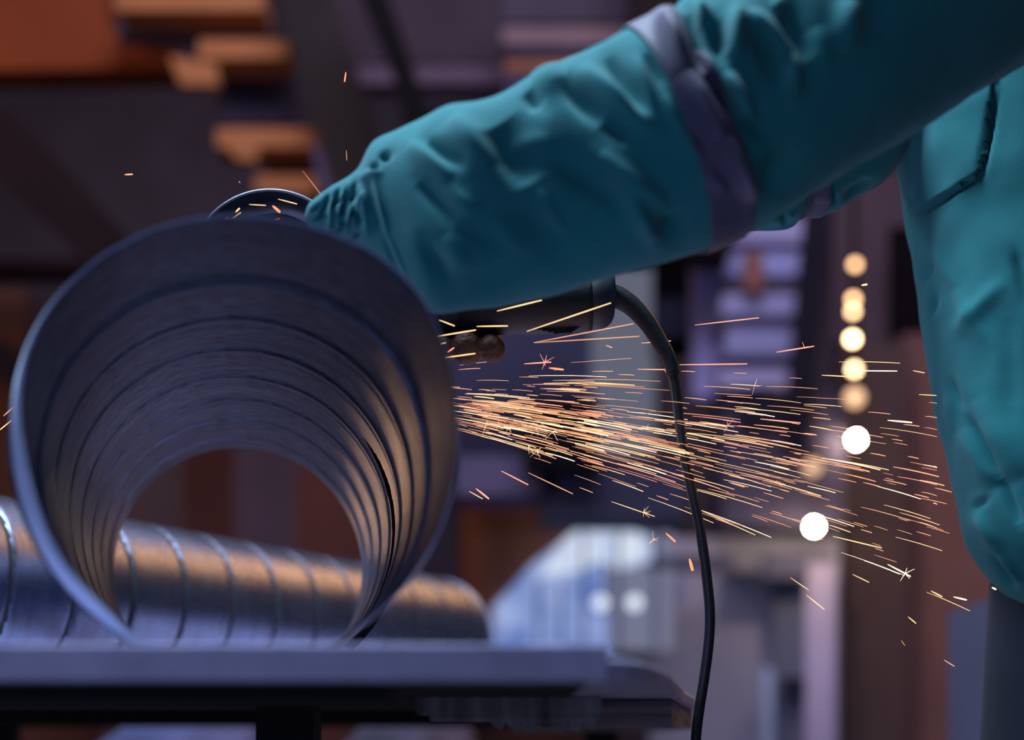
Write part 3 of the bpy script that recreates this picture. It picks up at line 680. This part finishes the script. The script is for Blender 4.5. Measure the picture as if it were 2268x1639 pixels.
# left: painted wall parts
bg_struct('trim_1', [[(-400, -300), (215, -300), (240, 60), (275, 95), (390, 105), (400, 150), (-400, 160)]], bgm('orange_paint', 132, 66, 40, 1.1), 9.5, 0.3)
bg_struct('wall_partition', [(-400, 640, 60, 1180), (-400, 1180, 1300, FLOORY(10.5))], bgm('brick_paint', 84, 56, 50, K), 10.5, 0.2)
bg_struct('trim_2', [(-400, 572, 205, 604)], bgm('beam_dark', 30, 20, 26, 1.2), 9.8, 0.25)
bg_struct('trim_3', [[(-60, 240), (20, 240), (300, 540), (260, 600), (200, 590), (-60, 330)]], bgm('truss_dark', 34, 26, 32, 1.3), 9.0, 0.2)
o = bg_thing('pipe_elbow', [], MATS['truss_dark'], 'dark round pipe end on the reddish wall at far left edge', 'pipe', 9.5)
mb = MB(); mb.tube([P(5, 800, 9.3), P(5, 800, 10.45)], 0.11, 20); mb.tube([P(5, 800, 9.28), P(5, 800, 9.36)], 0.14, 20); o.data = mb.build('tmp', MATS['truss_dark']).data; bpy.data.objects.remove(bpy.data.objects['tmp'])
# steel staircase descending to the right
st = empty('steel_staircase', P(600, 420, 8.8), 'steel staircase behind the duct, orange-lit treads and a dark slanting stringer', 'staircase')
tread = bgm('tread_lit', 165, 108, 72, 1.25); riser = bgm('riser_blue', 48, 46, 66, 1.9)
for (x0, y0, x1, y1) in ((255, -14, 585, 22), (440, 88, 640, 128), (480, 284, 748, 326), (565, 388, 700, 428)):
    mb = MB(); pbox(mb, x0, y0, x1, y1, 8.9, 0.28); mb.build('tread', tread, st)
for poly_ in ([(375, 125), (480, 140), (480, 188), (400, 186)], [(505, 326), (575, 326), (565, 356), (525, 352)]):
    mb = MB(); ppoly(mb, poly_, 8.9, 0.1); mb.build('bracket', tread, st)
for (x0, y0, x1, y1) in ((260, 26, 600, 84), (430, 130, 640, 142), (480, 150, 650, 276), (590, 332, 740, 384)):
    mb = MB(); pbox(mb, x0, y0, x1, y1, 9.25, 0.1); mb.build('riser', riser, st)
mb = MB(); ppoly(mb, [(600, -60), (720, -60), (880, 420), (760, 480)], 8.7, 0.12); mb.build('stringer', bgm('stringer', 44, 38, 40, 1.2), st)
mb = MB(); ppoly(mb, [(690, 320), (750, 320), (800, 420), (790, 445), (720, 445)], 8.85, 0.1); mb.build('landing_plate', bgm('landing', 98, 92, 126, 2.0), st)
bg_struct('trim_4', [[(785, -60), (840, -60), (955, 260), (970, 420), (910, 420), (880, 180)]], bgm('brace_dark', 14, 10, 16, 1.0), 8.2, 0.15)
bg_struct('trim_5', [(745, 146, 1120, 185)], bgm('girder_mauve', 76, 62, 78, 1.8), 10, 0.2)
bg_struct('trim_6', [(690, -200, 1108, 140), (900, 185, 1112, 420)], bgm('panel_mauve', 52, 44, 54, 1.7), 10.4, 0.1)
rk = empty('slatted_shutter', P(1250, 160, 9.5), 'slatted shutter high behind the sleeve with warm lower slats', 'shutter')
for (x0, y0, x1, y1, c_) in ((1112, -60, 1395, 50, (52, 46, 58)), (1112, 60, 1400, 96, (100, 80, 86)), (1125, 98, 1400, 126, (40, 38, 52)), (1118, 132, 1360, 160, (108, 68, 54)), (1118, 166, 1360, 420, (48, 46, 66))):
    mb = MB(); pbox(mb, x0, y0, x1, y1, 9.6, 0.1); mb.build('slat', bgm('slat_%d' % c_[0], *c_, 2.0), rk)
bg_struct('trim_7', [(1400, -300, 1620, 560)], bgm('col_dark', 36, 24, 28, 1.0), 9.0, 0.3)
# behind the far opening of the duct
for k, (x0, x1, c_) in enumerate(((230, 405, (62, 50, 56)), (405, 520, (58, 34, 32)), (520, 655, (66, 54, 66)), (655, 900, (76, 46, 44)))):
    bg_struct('trim_%d' % (8 + k), [(x0, 800, x1, FLOORY(9.9))], bgm('brown_panel_%d' % k, *c_, 2.0), 9.9, 0.1)
bg_struct('wall_low', [(900, 1075, 1300, 1420)], bgm('rust_wall', 96, 58, 44, 4.2), 9.4, 0.1)
# machine and stored material in the middle
ma = empty('machine_tool', P(1200, 1100, 8.4), 'dark blurred machine behind the sparks between duct and cable', 'machine')
for (x0, y0, x1, y1, c_, nm, dd) in ((1000, 700, 1310, 900, (50, 50, 72), 'hood', 8.6), (1160, 880, 1330, 1035, (14, 13, 22), 'motor', 8.3), (930, 900, 1180, 1010, (38, 38, 58), 'housing', 8.5), (1010, 1010, 1230, 1095, (84, 78, 106), 'bed', 8.5), (1200, 1035, 1520, 1150, (54, 54, 76), 'base', 8.5), (920, 1000, 1014, FLOORY(8.5), (40, 34, 44), 'pedestal', 8.6)):
    mb = MB(); pbox(mb, x0, y0, x1, y1, dd, 0.5); mb.build(nm, bgm('mach_' + nm, *c_, 1.9), ma)
bg_struct('glowing_shutter', [(1290, 560, 1450, 1000)], mat('panel_glow', (0.02, 0.02, 0.02, 1), 0.9, emit=0.17, ecol=(0.66, 0.72, 1.0, 1)), 11.5, 0.1)  # pale shutter made to glow, standing in for light falling on it
bg_struct('trim_12', [(1450, 480, 1535, 780)], bgm('post_dark', 24, 16, 20, 1.0), 10.5, 0.2)
bg_struct('trim_13', [(1453, 662, 1535, 745)], bgm('post_grey', 58, 58, 80, 1.9), 10.3, 0.1)
bg_struct('trim_14', [(1537, 470, 1598, 880)], bgm('pale_post', 104, 102, 144, 3.4), 9.6, 0.2)
ra = empty('stacked_sheet_rack', P(1690, 900, 9.2), 'rack of stacked pale sheets behind the sparks, left of the pendant lamps', 'rack')
yy = 480; alt = [(112, 106, 138), (66, 58, 74), (104, 104, 142), (64, 54, 66), (100, 98, 130), (60, 54, 74), (96, 96, 130), (44, 42, 62)]
hs = [56, 22, 52, 42, 46, 32, 56, 30, 40]
for k in range(9):
    mb = MB(); c_ = alt[k % 8]; ww = (random.uniform(-10, 10))
    pbox(mb, 1600 + ww, yy, 1795 + ww, yy + hs[k], 9.2 + 0.05 * (k % 2), 0.4); mb.build('sheet_stack' if k % 2 == 0 else 'spacer', bgm('sheet_%d' % (k % 8), *c_, 3.1), ra); yy += hs[k]
mb = MB(); ppoly(mb, [(1650, 560), (1690, 560), (1690, 640), (1650, 640)], 9.1, 0.05); mb.build('rust_patch', bgm('rust_tag', 110, 70, 64, 2.0), ra)
mb = MB(); pbox(mb, 1600, 860, 1870, 1165, 9.3, 0.5); mb.build('lower_stack', bgm('low_stack', 50, 46, 64, 2.4), ra)
mb = MB(); pbox(mb, 1640, 890, 1760, 930, 9.2, 0.1); mb.build('spacer', bgm('low_stack2', 34, 32, 48, 1.6), ra)
mb = MB(); ppoly(mb, [(1790, 440), (1850, 440), (1800, 860), (1790, 1000), (1740, 1000), (1750, 860)], 8.8, 0.12)
mb.build('leaning_pole', bgm('pole_dark', 32, 28, 42, 1.3), ra)
bg_struct('wall_side', [(1845, 380, 2300, 760)], bgm('side_brown', 68, 54, 62, 2.4), 11.0, 0.1)
bg_struct('trim_15', [(1975, 500, 2080, 740)], bgm('side_dark', 22, 14, 20, 1.0), 10.6, 0.1)
bg_struct('wall_far_side', [(2000, 740, 2600, FLOORY(10.5))], bgm('side_red', 96, 66, 64, 2.6), 10.5, 0.1)
bg_struct('trim_16', [(1868, 760, 2012, FLOORY(10.2))], bgm('side_post', 70, 54, 56, 2.3), 10.2, 0.2)
mb = MB(); pbox(mb, 2185, 1330, 2330, 2100, 3.4, 0.3); tag(mb.build('tool_cabinet', bgm('cab_grey', 84, 84, 108, 1.6)), 'grey blurred cabinet behind the person at the lower right corner', 'cabinet')
# daylight opening
day = mat('daylight', (0.02, 0.02, 0.02, 1), 0.9, emit=0.72, ecol=(0.26, 0.46, 1.0, 1))
day2 = mat('daylight_bright', (0.02, 0.02, 0.02, 1), 0.9, emit=0.9, ecol=(0.62, 0.72, 1.0, 1))
for dm, lo_, hi_ in ((day, (0.10, 0.20, 0.62, 1), (0.46, 0.58, 1.0, 1)), (day2, (0.38, 0.50, 0.85, 1), (0.85, 0.92, 1.0, 1))):
    nt = dm.node_tree; tc = nt.nodes.new('ShaderNodeTexCoord'); nn = nt.nodes.new('ShaderNodeTexNoise'); nn.inputs['Scale'].default_value = 3.5; nn.inputs['Detail'].default_value = 4
    rr = nt.nodes.new('ShaderNodeValToRGB'); rr.color_ramp.elements[0].position = .35; rr.color_ramp.elements[1].position = .68; rr.color_ramp.elements[0].color = lo_; rr.color_ramp.elements[1].color = hi_
    nt.links.new(tc.outputs['Object'], nn.inputs[0]); nt.links.new(nn.outputs['Fac'], rr.inputs[0]); nt.links.new(rr.outputs[0], nt.nodes['Principled BSDF'].inputs['Emission Color'])
bg_struct('window_2', [[(1092, 1345), (1180, 1250), (1270, 1180), (1330, 1155), (1350, 1460), (1092, 1460)]], day, 9.3, 0.05)
bg_struct('window_3', [[(1235, 1210), (1290, 1160), (1345, 1140), (1375, 1165), (1440, 1190), (1445, 1240), (1370, 1262), (1330, 1240), (1290, 1262), (1195, 1275)]], day2, 9.2, 0.05)
bg_struct('window_4', [(1345, 1180, 1490, 1440)], mat('daylight_dim', (0.02, 0.02, 0.02, 1), 0.9, emit=0.26, ecol=(0.62, 0.66, 1.0, 1)), 9.4, 0.05)
for (a, b_) in ((1330, 1335), (1405, 1335)):
    mb = MB(); c = P(a, b_, 9.25 if a == 1330 else 9.36); bm = bmesh.new(); bmesh.ops.create_icosphere(bm, subdivisions=2, radius=0.055)
    mb.add([v.co + c for v in bm.verts], [[v.index for v in f.verts] for f in bm.faces]); bm.free()
    tag(mb.build('bulkhead_lamp', mat('cool_lamp', (1, 1, 1, 1), 0.5, emit=1.0, ecol=(0.8, 0.88, 1.0, 1)), None, True), ('left' if a == 1330 else 'right') + ' one of the two pale round lamps in front of the bright opening', 'lamp', 'pale round lamps')
mb = MB(); 
for x in (1190, 1240, 1290, 1366, 1450): pbox(mb, x, 1180 if x > 1260 else 1290, x + 7, 1440, 9.1, 0.05)
tag(mb.build('window_bars', bgm('bars', 70, 84, 130, 1.4)), kind='structure')
# pale door wall on the right of the opening
bg_struct('wall_pale', [(1440, 1190, 1860, FLOORY(9.8))], bgm('pale_wall', 122, 118, 138, 2.1), 9.8, 0.15)
bg_struct('trim_17', [(1430, 1232, 1625, 1262)], bgm('lintel', 70, 68, 90, 1.6), 9.4, 0.1)
bg_struct('trim_18', [(1690, 1225, 1790, 1280)], bgm('lintel', 70, 68, 90, 1.6), 9.4, 0.1)
dr = bg_thing('door_1', [(1712, 1280, 1786, FLOORY(9.6))], bgm('door_grey', 82, 84, 104, 1.9), None, None, 9.6, 0.08); tag(dr, kind='structure')
mb = MB(); pbox(mb, 1735, 1500, 1782, 1542, 9.5, 0.06); mb.build('door_handle', bgm('hinge', 40, 38, 60, 1.2), dr)
bg_struct('trim_19', [(1786, 1250, 1850, FLOORY(9.5))], bgm('white_jamb', 150, 138, 170, 2.2), 9.5, 0.1)
bg_struct('trim_20', [(1690, 1480, 1712, FLOORY(9.5))], bgm('blue_jamb', 130, 140, 180, 2.2), 9.5, 0.08)
# clutter seen under the table
for (x0, y0, x1, y1, c_, lab) in ((170, 1596, 600, 1760, (70, 70, 100), 'blue-grey bundle on the floor seen under the left of the table'), (720, 1606, 1090, 1760, (58, 52, 64), 'grey bundle on the floor seen under the middle of the table')):
    mb = MB(); a = P((x0 + x1) / 2, (y0 + y1) / 2 + 40, 3.4); bm = bmesh.new(); bmesh.ops.create_icosphere(bm, subdivisions=4, radius=1)
    rx = (x1 - x0) / 2 * 3.4 / F
    for v in bm.verts: v.co = Vector((v.co.x * rx, v.co.y * 0.2, v.co.z * 0.42 if v.co.z < 0 else v.co.z * .14)) * (1 + 0.25 * noise.noise(v.co * 3))
    mb.add([v.co + Vector((a.x, 3.5, 0.69)) for v in bm.verts], [[v.index for v in f.verts] for f in bm.faces]); bm.free()
    tag(mb.build('tarp_bundle', bgm('tarp_%d' % c_[0], *c_, 2.2), None, True), lab, 'bundle', 'bundles under the table')

mb = MB(); mb.box((1.6, 6.8, 10.9), (2.7, HALL_N, 11.2)); struct('trim_21', mb, MATS['dark_wall'])
# pendant lamps in a row down the hall
def lamp(px, py, d, r, e, col, lab, nm='pendant_lamp_or_reflection'):
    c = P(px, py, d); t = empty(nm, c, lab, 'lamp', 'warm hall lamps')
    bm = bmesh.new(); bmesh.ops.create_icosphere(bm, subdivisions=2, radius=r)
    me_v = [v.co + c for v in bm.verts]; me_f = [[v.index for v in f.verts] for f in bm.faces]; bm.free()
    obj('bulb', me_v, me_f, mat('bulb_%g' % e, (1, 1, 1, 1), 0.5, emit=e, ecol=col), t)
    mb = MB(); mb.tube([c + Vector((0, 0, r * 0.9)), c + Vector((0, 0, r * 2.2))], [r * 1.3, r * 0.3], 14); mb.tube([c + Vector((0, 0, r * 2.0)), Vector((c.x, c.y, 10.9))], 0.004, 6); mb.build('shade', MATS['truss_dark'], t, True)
warm = (1.0, 0.55, 0.24, 1)
lamp(1894, 586, 7.4, 0.025, 5, warm, 'topmost and dimmest of the warm lamps in the hanging row')
lamp(1890, 663, 7.8, 0.025, 7, warm, 'second warm lamp down the hanging row, upper of the touching pair')
lamp(1889, 690, 8.0, 0.025, 8, (1.0, 0.62, 0.30, 1), 'third warm lamp down the hanging row, lower of the touching pair')
lamp(1888, 751, 8.4, 0.029, 18, (1.0, 0.66, 0.34, 1), 'fourth warm lamp down the hanging row, level with the top of the spark fan')
lamp(1892, 818, 8.8, 0.029, 13, (1.0, 0.64, 0.32, 1), 'fifth warm lamp down the hanging row, just above the stream')
lamp(1896, 974, 9.2, 0.033, 260, (1.0, 0.78, 0.48, 1), 'brilliant white lamp inside the spark stream')
lamp(1803, 1166, 9.0, 0.033, 300, (1.0, 0.78, 0.48, 1), 'lowest brilliant white lamp, below the spark stream')
lamp(1893, 880, 9.0, 0.06, 1.6, warm, 'faint warm reflected glow between the fifth and the brilliant white one')  # glowing bulb standing in for a reflection, no lamp there
lamp(1800, 1035, 8.5, 0.05, 1.1, warm, 'faint warm reflected glow above the lowest brilliant lamp')  # another reflection built as a glowing bulb
